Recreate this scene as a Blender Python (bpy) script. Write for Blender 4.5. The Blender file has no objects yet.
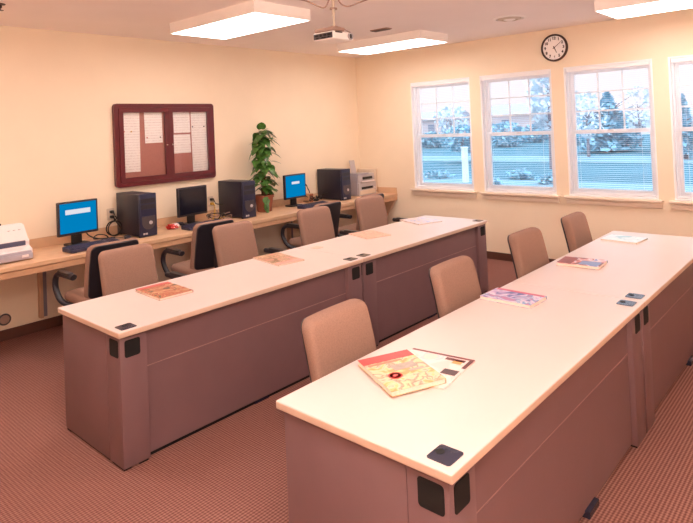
import bpy, bmesh, math, random
from mathutils import Vector, Matrix, Euler
R = random.Random(7)
S = bpy.context.scene
COL = S.collection
PI = math.pi

# ------------------------------------------------------------------ materials
def lin(c):
    c = c / 255.0
    return c / 12.92 if c <= 0.04045 else ((c + 0.055) / 1.055) ** 2.4
def rgb(r, g, b):
    return (lin(r), lin(g), lin(b), 1.0)

def mat(name, col, rough=0.5, metal=0.0, var=0.06, scale=12.0, bump=0.0, bscale=200.0, spec=0.5, coat=0.0):
    m = bpy.data.materials.new(name); m.use_nodes = True
    nt = m.node_tree; N = nt.nodes; L = nt.links
    b = N['Principled BSDF']
    b.inputs['Roughness'].default_value = rough
    b.inputs['Metallic'].default_value = metal
    b.inputs['Specular IOR Level'].default_value = spec
    b.inputs['Coat Weight'].default_value = coat
    tc = N.new('ShaderNodeTexCoord')
    n = N.new('ShaderNodeTexNoise'); n.inputs['Scale'].default_value = scale; n.inputs['Detail'].default_value = 4
    L.new(tc.outputs['Object'], n.inputs['Vector'])
    r = N.new('ShaderNodeValToRGB')
    r.color_ramp.elements[0].position = 0.3; r.color_ramp.elements[1].position = 0.7
    r.color_ramp.elements[0].color = tuple(max(0, x * (1 - var)) for x in col[:3]) + (1,)
    r.color_ramp.elements[1].color = tuple(min(1, x * (1 + var)) for x in col[:3]) + (1,)
    L.new(n.outputs['Fac'], r.inputs['Fac']); L.new(r.outputs['Color'], b.inputs['Base Color'])
    if bump > 0:
        n2 = N.new('ShaderNodeTexNoise'); n2.inputs['Scale'].default_value = bscale; n2.inputs['Detail'].default_value = 3
        L.new(tc.outputs['Object'], n2.inputs['Vector'])
        bp = N.new('ShaderNodeBump'); bp.inputs['Strength'].default_value = bump; bp.inputs['Distance'].default_value = 0.002
        L.new(n2.outputs['Fac'], bp.inputs['Height']); L.new(bp.outputs['Normal'], b.inputs['Normal'])
    return m

def emit(name, col, strength):
    m = bpy.data.materials.new(name); m.use_nodes = True
    nt = m.node_tree; nt.nodes.remove(nt.nodes['Principled BSDF'])
    e = nt.nodes.new('ShaderNodeEmission'); e.inputs['Color'].default_value = col; e.inputs['Strength'].default_value = strength
    nt.links.new(e.outputs[0], nt.nodes['Material Output'].inputs['Surface'])
    return m

def glass_mat(name, tint=(1, 1, 1, 1), gl=0.06):
    m = bpy.data.materials.new(name); m.use_nodes = True
    nt = m.node_tree; N = nt.nodes; L = nt.links; N.remove(N['Principled BSDF'])
    t = N.new('ShaderNodeBsdfTransparent'); t.inputs['Color'].default_value = tint
    g = N.new('ShaderNodeBsdfGlossy'); g.inputs['Roughness'].default_value = 0.02
    f = N.new('ShaderNodeFresnel'); f.inputs['IOR'].default_value = 1.3
    mx = N.new('ShaderNodeMixShader')
    L.new(f.outputs[0], mx.inputs['Fac']); L.new(t.outputs[0], mx.inputs[1]); L.new(g.outputs[0], mx.inputs[2])
    L.new(mx.outputs[0], N['Material Output'].inputs['Surface'])
    return m

def carpet_mat():
    m = bpy.data.materials.new('carpet_rib'); m.use_nodes = True
    nt = m.node_tree; N = nt.nodes; L = nt.links; b = N['Principled BSDF']
    b.inputs['Roughness'].default_value = 0.95; b.inputs['Specular IOR Level'].default_value = 0.1
    tc = N.new('ShaderNodeTexCoord')
    def wave(direction, sc, dist):
        w = N.new('ShaderNodeTexWave'); w.wave_type = 'BANDS'; w.bands_direction = direction
        w.inputs['Scale'].default_value = sc; w.inputs['Distortion'].default_value = dist
        w.inputs['Detail'].default_value = 1; w.inputs['Detail Scale'].default_value = 6
        L.new(tc.outputs['Object'], w.inputs['Vector']); return w
    # band period = 2*pi/(20*scale)
    w1 = wave('Y', 17.5, 0.9); w2 = wave('X', 17.5, 0.9)
    ml = N.new('ShaderNodeMath'); ml.operation = 'MULTIPLY'; ml.inputs[1].default_value = 0.5
    L.new(w2.outputs['Fac'], ml.inputs[0])
    ad = N.new('ShaderNodeMath'); ad.operation = 'ADD'
    L.new(w1.outputs['Fac'], ad.inputs[0]); L.new(ml.outputs[0], ad.inputs[1])
    n = N.new('ShaderNodeTexNoise'); n.inputs['Scale'].default_value = 160; n.inputs['Detail'].default_value = 3
    L.new(tc.outputs['Object'], n.inputs['Vector'])
    m3 = N.new('ShaderNodeMath'); m3.operation = 'MULTIPLY'; m3.inputs[1].default_value = 0.5
    L.new(n.outputs['Fac'], m3.inputs[0])
    a2 = N.new('ShaderNodeMath'); a2.operation = 'ADD'
    L.new(ad.outputs[0], a2.inputs[0]); L.new(m3.outputs[0], a2.inputs[1])
    r = N.new('ShaderNodeValToRGB')
    e = r.color_ramp.elements
    e[0].position = 0.25; e[0].color = rgb(110, 72, 66)
    e[1].position = 1.0; e[1].color = rgb(164, 122, 112)
    k = e.new(0.6); k.color = rgb(141, 97, 89)
    dv = N.new('ShaderNodeMath'); dv.operation = 'MULTIPLY'; dv.inputs[1].default_value = 0.6
    L.new(a2.outputs[0], dv.inputs[0]); L.new(dv.outputs[0], r.inputs['Fac'])
    L.new(r.outputs['Color'], b.inputs['Base Color'])
    bp = N.new('ShaderNodeBump'); bp.inputs['Strength'].default_value = 0.4; bp.inputs['Distance'].default_value = 0.003
    L.new(a2.outputs[0], bp.inputs['Height']); L.new(bp.outputs['Normal'], b.inputs['Normal'])
    return m

def cover_mat(name, stops, scale=9.0, seed=0.0, rough=0.3):
    """a printed magazine cover: a busy picture of several inks"""
    m = bpy.data.materials.new(name); m.use_nodes = True
    nt = m.node_tree; N = nt.nodes; L = nt.links; b = N['Principled BSDF']
    b.inputs['Roughness'].default_value = rough
    tc = N.new('ShaderNodeTexCoord')
    mp = N.new('ShaderNodeMapping'); mp.inputs['Location'].default_value = (seed, seed * 1.7, 0)
    L.new(tc.outputs['Object'], mp.inputs['Vector'])
    n = N.new('ShaderNodeTexNoise'); n.inputs['Scale'].default_value = scale; n.inputs['Detail'].default_value = 5
    n.inputs['Distortion'].default_value = 1.2
    L.new(mp.outputs[0], n.inputs['Vector'])
    r = N.new('ShaderNodeValToRGB'); e = r.color_ramp.elements
    e[0].position = 0.38; e[0].color = rgb(*stops[0]); e[1].position = 0.62; e[1].color = rgb(*stops[-1])
    for i, c in enumerate(stops[1:-1]):
        k = e.new(0.38 + 0.24 * (i + 1) / (len(stops) - 1)); k.color = rgb(*c)
    L.new(n.outputs['Fac'], r.inputs['Fac']); L.new(r.outputs['Color'], b.inputs['Base Color'])
    return m

def paper_mat():
    """white sheets with grey lines of print too small to read"""
    m = bpy.data.materials.new('printed_paper'); m.use_nodes = True
    nt = m.node_tree; N = nt.nodes; L = nt.links; b = N['Principled BSDF']
    b.inputs['Roughness'].default_value = 0.8
    tc = N.new('ShaderNodeTexCoord')
    w = N.new('ShaderNodeTexWave'); w.bands_direction = 'Z'; w.inputs['Scale'].default_value = 11
    L.new(tc.outputs['Object'], w.inputs['Vector'])
    n = N.new('ShaderNodeTexNoise'); n.inputs['Scale'].default_value = 55
    L.new(tc.outputs['Object'], n.inputs['Vector'])
    mu = N.new('ShaderNodeMath'); mu.operation = 'MULTIPLY'
    L.new(w.outputs['Fac'], mu.inputs[0]); L.new(n.outputs['Fac'], mu.inputs[1])
    r = N.new('ShaderNodeValToRGB'); e = r.color_ramp.elements
    e[0].position = 0.28; e[0].color = rgb(246, 238, 234); e[1].position = 0.6; e[1].color = rgb(226, 212, 210)
    L.new(mu.outputs[0], r.inputs['Fac']); L.new(r.outputs['Color'], b.inputs['Base Color'])
    return m

M = {}
M['wall'] = mat('cream_wall_paint', rgb(243, 226, 202), 0.85, var=0.015, scale=3, bump=0.08, bscale=150, spec=0.2)
M['ceiling'] = mat('ceiling_paint', rgb(250, 241, 236), 0.95, var=0.015, scale=2, bump=0.1, bscale=90, spec=0.1)
M['carpet'] = carpet_mat()
M['base'] = mat('brown_vinyl_base', rgb(92, 56, 44), 0.6)
M['white_lam'] = mat('white_laminate', rgb(222, 206, 201), 0.34, var=0.01, scale=5)
M['edge'] = mat('cream_edge_band', rgb(222, 194, 176), 0.4, var=0.02)
M['mauve'] = mat('mauve_brown_laminate', rgb(122, 93, 96), 0.45, var=0.03, scale=6, bump=0.05, bscale=300)
M['seam'] = mat('panel_groove', rgb(160, 128, 126), 0.5)
M['black'] = mat('black_plastic', rgb(26, 22, 24), 0.45, var=0.1)
M['blackhole'] = mat('black_rubber', rgb(14, 11, 11), 0.8, var=0.1)
M['navy'] = mat('navy_black_plastic', rgb(32, 30, 46), 0.35, var=0.08)
M['navyfront'] = mat('navy_front_plastic', rgb(36, 38, 64), 0.3, var=0.06)
M['keynavy'] = mat('slate_navy_plastic', rgb(58, 56, 80), 0.4, var=0.06)
M['navyplate'] = mat('dark_slate_plate', rgb(46, 46, 64), 0.15, var=0.08)
M['fabric'] = mat('tan_fabric', rgb(156, 124, 110), 0.95, var=0.09, scale=160, bump=0.35, bscale=500, spec=0.1)
M['shell'] = mat('dark_shell_plastic', rgb(40, 36, 44), 0.4, var=0.08)
M['armgrey'] = mat('grey_arm_pad', rgb(74, 66, 70), 0.35, var=0.05)
M['armpad'] = mat('dark_arm_pad', rgb(32, 29, 32), 0.3, var=0.05)
M['chrome'] = mat('chrome', rgb(200, 195, 190), 0.2, 1.0, var=0.03)
M['oak'] = mat('light_oak_laminate', rgb(214, 176, 142), 0.45, var=0.07, scale=9, bump=0.05)
M['oakedge'] = mat('oak_edge', rgb(202, 160, 126), 0.45, var=0.07, scale=14)
M['support'] = mat('beige_support', rgb(196, 160, 130), 0.6, var=0.03)
M['bluegrey'] = mat('blue_grey_strip', rgb(120, 112, 122), 0.5, var=0.03)
M['maroon'] = mat('maroon_frame', rgb(92, 22, 32), 0.3, var=0.08, coat=0.3)
M['cork'] = mat('dusty_rose_cork', rgb(178, 118, 108), 0.95, var=0.08, scale=120, bump=0.3, bscale=300)
M['paper'] = paper_mat()
M['pane'] = glass_mat('clear_glass')
M['beige'] = mat('beige_plastic', rgb(214, 196, 176), 0.5, var=0.03)
M['silver'] = mat('silver_plastic', rgb(186, 178, 180), 0.35, var=0.04)
M['printerwhite'] = mat('white_plastic', rgb(236, 226, 226), 0.4, var=0.02)
M['traygrey'] = mat('lilac_grey_plastic', rgb(172, 166, 178), 0.4, var=0.03)
M['slot'] = mat('slate_slot', rgb(84, 82, 104), 0.4, var=0.06)
M['blue'] = emit('blue_screen', (0.0, 0.21, 0.50, 1), 0.68)
M['white_em'] = emit('dialog_light', (0.9, 0.92, 1, 1), 0.55)
M['screenoff'] = mat('dark_screen', rgb(22, 22, 34), 0.12, var=0.05)
M['vinyl'] = mat('white_window_vinyl', rgb(248, 248, 252), 0.45, var=0.015)
M['slat'] = mat('white_blind_slat', rgb(236, 240, 246), 0.5, var=0.01)
M['sill'] = mat('sill_paint', rgb(240, 222, 204), 0.5, var=0.015)
M['terra'] = mat('brown_clay', rgb(150, 84, 58), 0.7, var=0.1, scale=30)
M['leaf'] = mat('pothos_leaf', rgb(72, 112, 48), 0.3, var=0.5, scale=26)
M['moss'] = mat('moss_pole', rgb(96, 66, 40), 0.95, var=0.3, scale=60, bump=0.6, bscale=120)
M['soil'] = mat('potting_soil', rgb(60, 40, 28), 0.95, var=0.3, scale=60)
M['clockrim'] = mat('dark_brown_rim', rgb(66, 40, 34), 0.35, var=0.08)
M['clockface'] = mat('clock_face_white', rgb(254, 248, 246), 0.5, var=0.01)
M['ink'] = mat('black_ink', rgb(36, 28, 28), 0.6)
M['lampbox'] = mat('lamp_housing_paint', rgb(250, 242, 236), 0.6, var=0.015)
M['diff'] = emit('lamp_diffuser', (1.0, 0.85, 0.775, 1), 8.0)
M['projwhite'] = mat('projector_shell', rgb(252, 246, 242), 0.4, var=0.02)
M['ventgrey'] = mat('vent_grey', rgb(170, 140, 126), 0.6)
M['red'] = mat('red_wrapper', rgb(196, 44, 40), 0.35)
M['yellow'] = mat('yellow_cable', rgb(214, 170, 60), 0.5)
M['pages'] = mat('page_edges', rgb(246, 230, 216), 0.8, var=0.06, scale=90)
M['lens'] = mat('lens_glass', rgb(30, 30, 44), 0.05, coat=1.0)
M['grass'] = mat('blue_cast_lawn', rgb(80, 122, 136), 0.95, var=0.15, scale=0.25, bump=0.2, bscale=20, spec=0.1)  # bluish daylight cast is put into the lawn colour
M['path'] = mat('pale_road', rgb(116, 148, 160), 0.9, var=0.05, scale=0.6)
M['tree'] = mat('haze_blue_foliage', rgb(150, 190, 206), 0.9, var=0.18, scale=1.2, spec=0.1)  # distance haze and blue cast are mixed into this foliage colour
M['treepale'] = mat('pale_haze_foliage', rgb(226, 232, 238), 0.9, var=0.15, scale=1.2, spec=0.1)  # leaf colour paled to carry the outdoor haze
M['bark'] = mat('grey_bark', rgb(140, 128, 134), 0.95, var=0.2, scale=6)
M['house'] = mat('pale_siding', rgb(222, 196, 194), 0.8, var=0.03, scale=0.6)
M['housewhite'] = mat('white_siding', rgb(240, 240, 240), 0.8, var=0.02, scale=0.6)
M['roofm'] = mat('grey_shingle', rgb(176, 172, 180), 0.9, var=0.08, scale=1.5)
M['darkwin'] = mat('dark_window', rgb(140, 140, 156), 0.4)
M['postw'] = mat('white_post_paint', rgb(236, 236, 236), 0.6)

# ------------------------------------------------------------------ helpers
def fin(name, bm, m, parent=None, smooth=None, loc=None, rot=None):
    bmesh.ops.recalc_face_normals(bm, faces=bm.faces[:])
    me = bpy.data.meshes.new(name); bm.to_mesh(me); bm.free()
    ms = m if isinstance(m, (list, tuple)) else [m]
    for k in ms: me.materials.append(k)
    if smooth is not None:
        for p in me.polygons: p.use_smooth = True
        try: me.set_sharp_from_angle(angle=math.radians(smooth))
        except Exception: pass
    o = bpy.data.objects.new(name, me); COL.objects.link(o)
    if parent is not None: o.parent = parent
    if loc is not None: o.location = loc
    if rot is not None: o.rotation_euler = rot
    return o
def B(): return bmesh.new()
def box(bm, x0, x1, y0, y1, z0, z1, bev=0.0, seg=2, mi=0):
    t = bmesh.new()
    vs = [t.verts.new((x, y, z)) for x in (x0, x1) for y in (y0, y1) for z in (z0, z1)]
    for f in ((0,1,3,2),(4,6,7,5),(0,4,5,1),(2,3,7,6),(0,2,6,4),(1,5,7,3)):
        t.faces.new([vs[i] for i in f])
    bmesh.ops.recalc_face_normals(t, faces=t.faces[:])
    if bev > 0:
        bmesh.ops.bevel(t, geom=t.edges[:], offset=bev, segments=seg, affect='EDGES', profile=0.5)
    merge(bm, t, mi)
def merge(bm, t, mi=0, mx=None):
    mp = {}
    for v in t.verts: mp[v] = bm.verts.new(mx @ v.co if mx is not None else v.co)
    for f in t.faces:
        try:
            g = bm.faces.new([mp[v] for v in f.verts]); g.material_index = mi or f.material_index
        except ValueError: pass
    t.free()
def tube(bm, pts, r, n=8, mi=0, radii=None, flat=1.0):
    P = [Vector(p) for p in pts]; rings = []
    T0 = (P[1] - P[0]).normalized()
    ref = Vector((0, 0, 1)) if abs(T0.z) < 0.9 else Vector((1, 0, 0))
    U = T0.cross(ref).normalized()
    for i, p in enumerate(P):
        T = ((P[min(i+1, len(P)-1)] - P[max(i-1, 0)])).normalized()
        U = (U - T * U.dot(T)).normalized(); V = T.cross(U)
        rr = radii[i] if radii else r
        rings.append([bm.verts.new(p + U * (math.cos(2*PI*k/n) * rr) + V * (math.sin(2*PI*k/n) * rr * flat)) for k in range(n)])
    for a, b in zip(rings, rings[1:]):
        for k in range(n):
            f = bm.faces.new((a[k], a[(k+1) % n], b[(k+1) % n], b[k])); f.material_index = mi
    for rg in (rings[0], rings[-1]):
        f = bm.faces.new(rg); f.material_index = mi
def smooth_path(ctrl, n=8):
    P = [Vector(p) for p in ctrl]; out = []
    Q = [P[0]] + P + [P[-1]]
    for i in range(1, len(Q) - 2):
        for k in range(n):
            t = k / n; a, b, c, d = Q[i-1], Q[i], Q[i+1], Q[i+2]
            out.append(0.5 * ((2*b) + (c-a)*t + (2*a-5*b+4*c-d)*t*t + (3*b-a-3*c+d)*t**3))
    out.append(P[-1]); return out
def lathe(bm, prof, n=24, c=(0,0,0), mi=0, axis='Z'):
    rings = []
    for r, h in prof:
        ring = []
        for k in range(n):
            a = 2*PI*k/n
            if axis == 'Z': v = (c[0] + r*math.cos(a), c[1] + r*math.sin(a), c[2] + h)
            elif axis == 'X': v = (c[0] + h, c[1] + r*math.cos(a), c[2] + r*math.sin(a))
            else: v = (c[0] + r*math.cos(a), c[1] + h, c[2] + r*math.sin(a))
            ring.append(bm.verts.new(v))
        rings.append(ring)
    for a, b in zip(rings, rings[1:]):
        for k in range(n):
            f = bm.faces.new((a[k], a[(k+1) % n], b[(k+1) % n], b[k])); f.material_index = mi
    for rg in (rings[0], rings[-1]):
        f = bm.faces.new(rg); f.material_index = mi
def rrect(w, h, r, n=5, seg=8):
    r = max(min(r, w/2 - 1e-4, h/2 - 1e-4), 1e-4); pts = []
    cs = [(w/2-r, h/2-r, 0), (-w/2+r, h/2-r, PI/2), (-w/2+r, -h/2+r, PI), (w/2-r, -h/2+r, 1.5*PI)]
    for i, (cx, cy, a0) in enumerate(cs):
        arc = [(cx + r*math.cos(a0 + PI/2*k/n), cy + r*math.sin(a0 + PI/2*k/n)) for k in range(n+1)]
        pts += arc
        nx = cs[(i+1) % 4]; q = (nx[0] + r*math.cos(nx[2]), nx[1] + r*math.sin(nx[2])); p = arc[-1]
        pts += [(p[0] + (q[0]-p[0])*k/seg, p[1] + (q[1]-p[1])*k/seg) for k in range(1, seg)]
    return pts
def pillow(bm, w, h, t, r, e, fn, dome_f=0.0, dome_b=0.0, seg=8, mi=0):
    """a cushion-like slab: rounded rectangle outline, rounded rim of radius e, slight dome; fn maps (u, v, depth) to a point"""
    mxi = min(w, h)/2 - 0.002; rows = []
    caps = [mxi * k for k in (1.0, 0.8, 0.6, 0.45, 0.3)]
    caps = [c for c in caps if c > e]
    prof = [(i, -t/2 - dome_f * (1 - (1 - i/mxi)**2)) for i in caps]
    for k in range(5):
        a = PI/2 * (1 - k/4)
        prof.append((e*(1-math.cos(a)), -(t/2 - e) - e*math.sin(a)))
    for k in range(5):
        a = PI/2 * k/4
        prof.append((e*(1-math.cos(a)), (t/2 - e) + e*math.sin(a)))
    prof += [(i, t/2 + dome_b * (1 - (1 - i/mxi)**2)) for i in reversed(caps)]
    for i, d in prof:
        o = rrect(w - 2*i, h - 2*i, max(r - i, 0.001), seg=seg)
        rows.append([bm.verts.new(fn(u, v, d)) for u, v in o])
    n = len(rows[0])
    for a, b in zip(rows, rows[1:]):
        for k in range(n):
            f = bm.faces.new((a[k], a[(k+1) % n], b[(k+1) % n], b[k])); f.material_index = mi
    for rg in (rows[0], rows[-1]):
        f = bm.faces.new(rg); f.material_index = mi
def plate(bm, w, h, t, r, fn, mi=0):
    o = rrect(w, h, r, seg=2)
    a = [bm.verts.new(fn(u, v, 0)) for u, v in o]; b = [bm.verts.new(fn(u, v, t)) for u, v in o]
    n = len(o)
    for k in range(n):
        f = bm.faces.new((a[k], a[(k+1) % n], b[(k+1) % n], b[k])); f.material_index = mi
    f = bm.faces.new(a); f.material_index = mi
    f = bm.faces.new(b); f.material_index = mi

def tag(o, label, cat, group=None, kind=None):
    o['label'] = label; o['category'] = cat
    if group: o['group'] = group
    if kind: o['kind'] = kind
    return o
def thing(name, label, cat, loc=(0,0,0), rz=0.0, group=None):
    o = bpy.data.objects.new(name, None); COL.objects.link(o)
    o.empty_display_size = 0.1; o.location = loc; o.rotation_euler = (0, 0, rz)
    return tag(o, label, cat, group)
def struct(o): o['kind'] = 'structure'; return o
def dup(root, loc, rz, label):
    def cp(o, par):
        c = o.copy(); COL.objects.link(c)
        if par is not None: c.parent = par
        for ch in kids.get(o, []): cp(ch, c)
        return c
    kids = {}
    for o in COL.objects:
        if o.parent: kids.setdefault(o.parent, []).append(o)
    r = cp(root, None); r.location = loc; r.rotation_euler = (0, 0, rz); r['label'] = label
    return r

# ------------------------------------------------------------------ the room (metres; x runs along the desks, y towards the computer wall)
XW, YW, ZC = 5.172, 4.966, 2.832
XN, YN = -3.0, -2.8
bm = B(); box(bm, XN-.15, XW+.15, YN-.15, YW+.15, -0.1, 0); struct(fin('floor', bm, M['carpet']))
bm = B(); box(bm, XN-.15, XW+.15, YN-.15, YW+.15, ZC, ZC+.12); struct(fin('ceiling', bm, M['ceiling']))
bm = B(); box(bm, XN-.15, XW+.15, YW, YW+.15, 0, ZC); struct(fin('wall_left', bm, M['wall']))
bm = B(); box(bm, XN-.15, XW+.15, YN-.15, YN, 0, ZC); struct(fin('wall_right', bm, M['wall']))
bm = B(); box(bm, XN-.15, XN, YN, YW, 0, ZC); struct(fin('wall_front', bm, M['wall']))
WW, WZ0, WZ1 = 0.97, 0.862, 2.362
WY = [3.935, 2.815, 1.695, 0.572]            # high-y edge of each opening
bm = B(); t = 0.15
box(bm, XW, XW+t, YN, YW, 0, WZ0); box(bm, XW, XW+t, YN, YW, WZ1, ZC)
edges = [YW] + [v for y in WY for v in (y, y-WW)] + [YN]
for a, b in zip(edges[::2], edges[1::2]): box(bm, XW, XW+t, b, a, WZ0, WZ1)
struct(fin('wall_back', bm, M['wall']))
bm = B(); box(bm, XW-.012, XW, YN, YW, 0, .095, .003); struct(fin('baseboard_back', bm, M['base']))
bm = B(); box(bm, XN, XW-.012, YW-.012, YW, 0, .095, .003); struct(fin('baseboard_left', bm, M['base']))

# ------------------------------------------------------------------ windows and blinds
def window(i, ytop):
    y1, y0 = ytop, ytop - WW; yc = (y0+y1)/2
    w = bpy.data.objects.new('window_%d' % i, None); COL.objects.link(w); w.location = (XW, yc, WZ0); struct(w)
    h = WZ1 - WZ0; a = WW/2
    fx0, fx1 = 0.075, 0.145
    bm = B()
    box(bm, .004, fx1, -a, -a+.02, 0, h); box(bm, .004, fx1, a-.02, a, 0, h)
    box(bm, .004, fx1, -a+.02, a-.02, h-.02, h); box(bm, .004, fx1, -a+.02, a-.02, 0, .02)
    # outer stops
    box(bm, fx0-.012, fx1, -a+.02, -a+.038, .02, h-.02); box(bm, fx0-.012, fx1, a-.038, a-.02, .02, h-.02)
    box(bm, fx0-.012, fx1, -a+.038, a-.038, h-.05, h-.02)
    fin('window_frame', bm, M['vinyl'], w)
    zm = 0.735
    def sash(nm, z0, z1, x0, x1, grid, bot):
        b = a - .036; bm = B(); s = .042
        box(bm, x0, x1, -b, -b+s, z0, z1, .003, 1); box(bm, x0, x1, b-s, b, z0, z1, .003, 1)
        box(bm, x0, x1, -b+s, b-s, z1-.045, z1, .003, 1); box(bm, x0, x1, -b+s, b-s, z0, z0+bot, .003, 1)
        o = fin(nm, bm, M['vinyl'], w)
        if grid:
            bm = B(); zz0, zz1 = z0+bot, z1-.045; xm = (x0+x1)/2
            for k in (1, 2):
                yy = -b+s + (2*b-2*s)*k/3; box(bm, xm-.008, xm+.008, yy-.009, yy+.009, zz0, zz1)
                zz = zz0 + (zz1-zz0)*k/3; box(bm, xm-.0075, xm+.0075, -b+s, b-s, zz-.009, zz+.009)
            fin('muntin_grid', bm, M['vinyl'], o)
        bm = B(); box(bm, (x0+x1)/2-.002, (x0+x1)/2+.002, -b+s-.004, b-s+.004, z0+bot-.004, z1-.041)
        fin('pane', bm, M['pane'], o)
        return o
    sash('upper_sash', zm-.02, h-.045, .112, .142, True, .045)
    lo = sash('lower_sash', .02, zm+.025, .078, .108, False, .06)
    bm = B(); box(bm, .066, .078, -.035, .035, zm+.002, zm+.018, .003); fin('sash_lock', bm, M['printerwhite'], lo)
    bm = B(); box(bm, -.062, .07, -a-.045, a+.045, -.026, .0, .005); box(bm, -.022, -.001, -a-.03, a+.03, -.092, -.042, .004); box(bm, -.008, -.001, -a-.03, a+.03, -.042, -.026)
    # the shelf sits in front of the wall and runs in under the frame
    o = fin('window_sill', bm, M['sill'], w)
    return w
for i, y in enumerate(WY): window(i+1, y)
BL = ['white slatted blind over the window farthest left, nearest the printer corner',
      'white slatted blind over the window just left of the clock, second from the corner',
      'white slatted blind before the dark conical tree, right of the clock',
      'white slatted blind over the window cut off by the right edge of the photo']
def blind(label, ytop):
    yc = ytop - WW/2; h = WZ1 - WZ0; a = WW/2 - .026
    t = thing('window_blind', label, 'blind', (XW, yc, WZ0), 0, 'window blinds')
    bm = B(); box(bm, .008, .046, -a, a, h-.062, h-.022, .003); fin('head_rail', bm, M['vinyl'], t)
    bm = B(); n = 62; pitch = (h-.13)/n
    for k in range(n):
        z = .055 + k*pitch
        for s in (0,):
            v = [bm.verts.new(p) for p in ((.019, -a+.004, z+.001), (.027, -a+.004, z+.002), (.035, -a+.004, z+.000), (.019, a-.004, z+.001), (.027, a-.004, z+.002), (.035, a-.004, z+.000))]
            u = [bm.verts.new(p.co + Vector((0, 0, -.0008))) for p in v]
            bm.faces.new((v[0], v[1], v[4], v[3])); bm.faces.new((v[1], v[2], v[5], v[4]))
            bm.faces.new((u[0], u[3], u[4], u[1])); bm.faces.new((u[1], u[4], u[5], u[2]))
            bm.faces.new((v[0], v[3], u[3], u[0])); bm.faces.new((v[2], u[2], u[5], v[5]))
    fin('slats', bm, M['slat'], t)
    bm = B(); box(bm, .014, .040, -a+.004, a-.004, .026, .042, .003); fin('bottom_rail', bm, M['vinyl'], t)
    bm = B()
    for yy in (-a+.12, a-.12): tube(bm, [(.014, yy, .04), (.014, yy, h-.06)], .0012, 5)
    fin('ladder_cord', bm, M['slat'], t)
    bm = B(); tube(bm, [(.008, a-.05, h-.06), (.006, a-.05, .35)], .004, 6); fin('tilt_wand', bm, M['slat'], t)
for l, y in zip(BL, WY): blind(l, y)

# ------------------------------------------------------------------ ceiling lights, vents, sprinkler
def lamp(x0, x1, y0, y1, label):
    t = thing('ceiling_light', label, 'ceiling light', ((x0+x1)/2, (y0+y1)/2, ZC), 0, 'fluorescent ceiling lights')
    a, b = (x1-x0)/2, (y1-y0)/2; d = .10
    bm = B()
    box(bm, -a, -a+.008, -b, b, -d, 0); box(bm, a-.008, a, -b, b, -d, 0)
    box(bm, -a+.008, a-.008, -b, -b+.008, -d, 0); box(bm, -a+.008, a-.008, b-.008, b, -d, 0)
    fin('side_panel', bm, M['lampbox'], t)
    bm = B(); box(bm, -a+.01, a-.01, -b+.01, b-.01, -.03, -.001); fin('housing', bm, M['lampbox'], t)
    bm = B(); box(bm, -a+.0085, a-.0085, -b+.0085, b-.0085, -d+.001, -d+.008); fin('diffuser', bm, M['diff'], t)
    return t
lamp(1.505, 2.125, 2.735, 4.02, 'large white box ceiling light at upper left, left of the projector')
lamp(3.845, 4.41, 2.775, 4.07, 'white box ceiling light beside the projector, nearest the corner of the room')
lamp(3.915, 4.54, -.43, .865, 'white box ceiling light at upper right, near the windows')
# two more of the room's lamps, above and behind the camera
lamp(-.87, -.25, 2.735, 4.02, 'white box ceiling light near the left wall, before the first desk')
lamp(-.87, -.25, -.43, .865, 'white box ceiling light near the camera, before the first desk')

t = thing('ceiling_vent', 'small dark slotted vent on the ceiling just right of the projector', 'vent', (3.46, 3.03, ZC))
bm = B(); box(bm, -.045, .045, -.12, .12, -.012, 0, .003); fin('vent_frame', bm, M['ventgrey'], t)
bm = B()
for k in range(5): box(bm, -.04+.017*k, -.03+.017*k, -.105, .105, -.016, -.012)
fin('slots', bm, M['clockrim'], t)
t = thing('ceiling_diffuser', 'round pale air diffuser on the ceiling left of the clock', 'vent', (4.06, 1.79, ZC))
bm = B(); lathe(bm, [(.17, 0), (.17, -.006), (.14, -.012), (.14, 0)], 32); fin('outer_ring', bm, M['lampbox'], t, 40)
bm = B(); lathe(bm, [(.12, 0), (.12, -.012), (.085, -.022), (.085, 0)], 32); fin('inner_ring', bm, M['beige'], t, 40)
bm = B(); lathe(bm, [(.06, 0), (.06, -.02), (.03, -.03)], 32); fin('hub', bm, M['lampbox'], t, 40)
t = thing('fire_sprinkler', 'small brown sprinkler head on ceiling at top left corner', 'sprinkler', (.10, 4.035, ZC))
bm = B(); lathe(bm, [(.035, 0), (.035, -.006), (.012, -.01), (.012, -.03), (.006, -.034)], 16); fin('escutcheon', bm, M['clockrim'], t, 40)
bm = B(); lathe(bm, [(.004, -.03), (.004, -.046), (.022, -.048), (.022, -.051)], 12); fin('deflector', bm, M['clockrim'], t, 40)

# projector hung on a pole
PX, PY, PZ = 1.826, 2.17, 2.475
t = thing('projector', 'white video projector hanging upside down below the ceiling on its pole', 'projector', (PX, PY, PZ), math.radians(2))
bm = B(); box(bm, 0, .24, 0, .225, 0, .064, .010, 3); fin('body', bm, M['projwhite'], t, 40)
bm = B(); box(bm, -.004, .001, .012, .215, .008, .054, .002); o = fin('connector_panel', bm, M['armgrey'], t)
bm = B()
for k, (y, z, w, h) in enumerate([(.03, .03, .035, .016), (.075, .03, .03, .016), (.12, .028, .022, .02), (.165, .03, .034, .014), (.035, .014, .02, .01), (.09, .013, .045, .01), (.16, .013, .03, .01)]):
    box(bm, -.008, -.003, y-w/2+.015, y+w/2+.015, z, z+h, .001, 1)
fin('sockets', bm, M['blackhole'], o)
bm = B(); lathe(bm, [(.028, 0), (.028, -.014), (.022, -.016), (.020, -.006)], 20, (.195, 0, .032), axis='Y'); ln = fin('lens_ring', bm, M['silver'], t, 40)
bm = B(); lathe(bm, [(.020, -.004), (.019, -.008), (.006, -.011)], 20, (.195, 0, .032), axis='Y'); fin('lens', bm, M['lens'], ln, 60)
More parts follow.
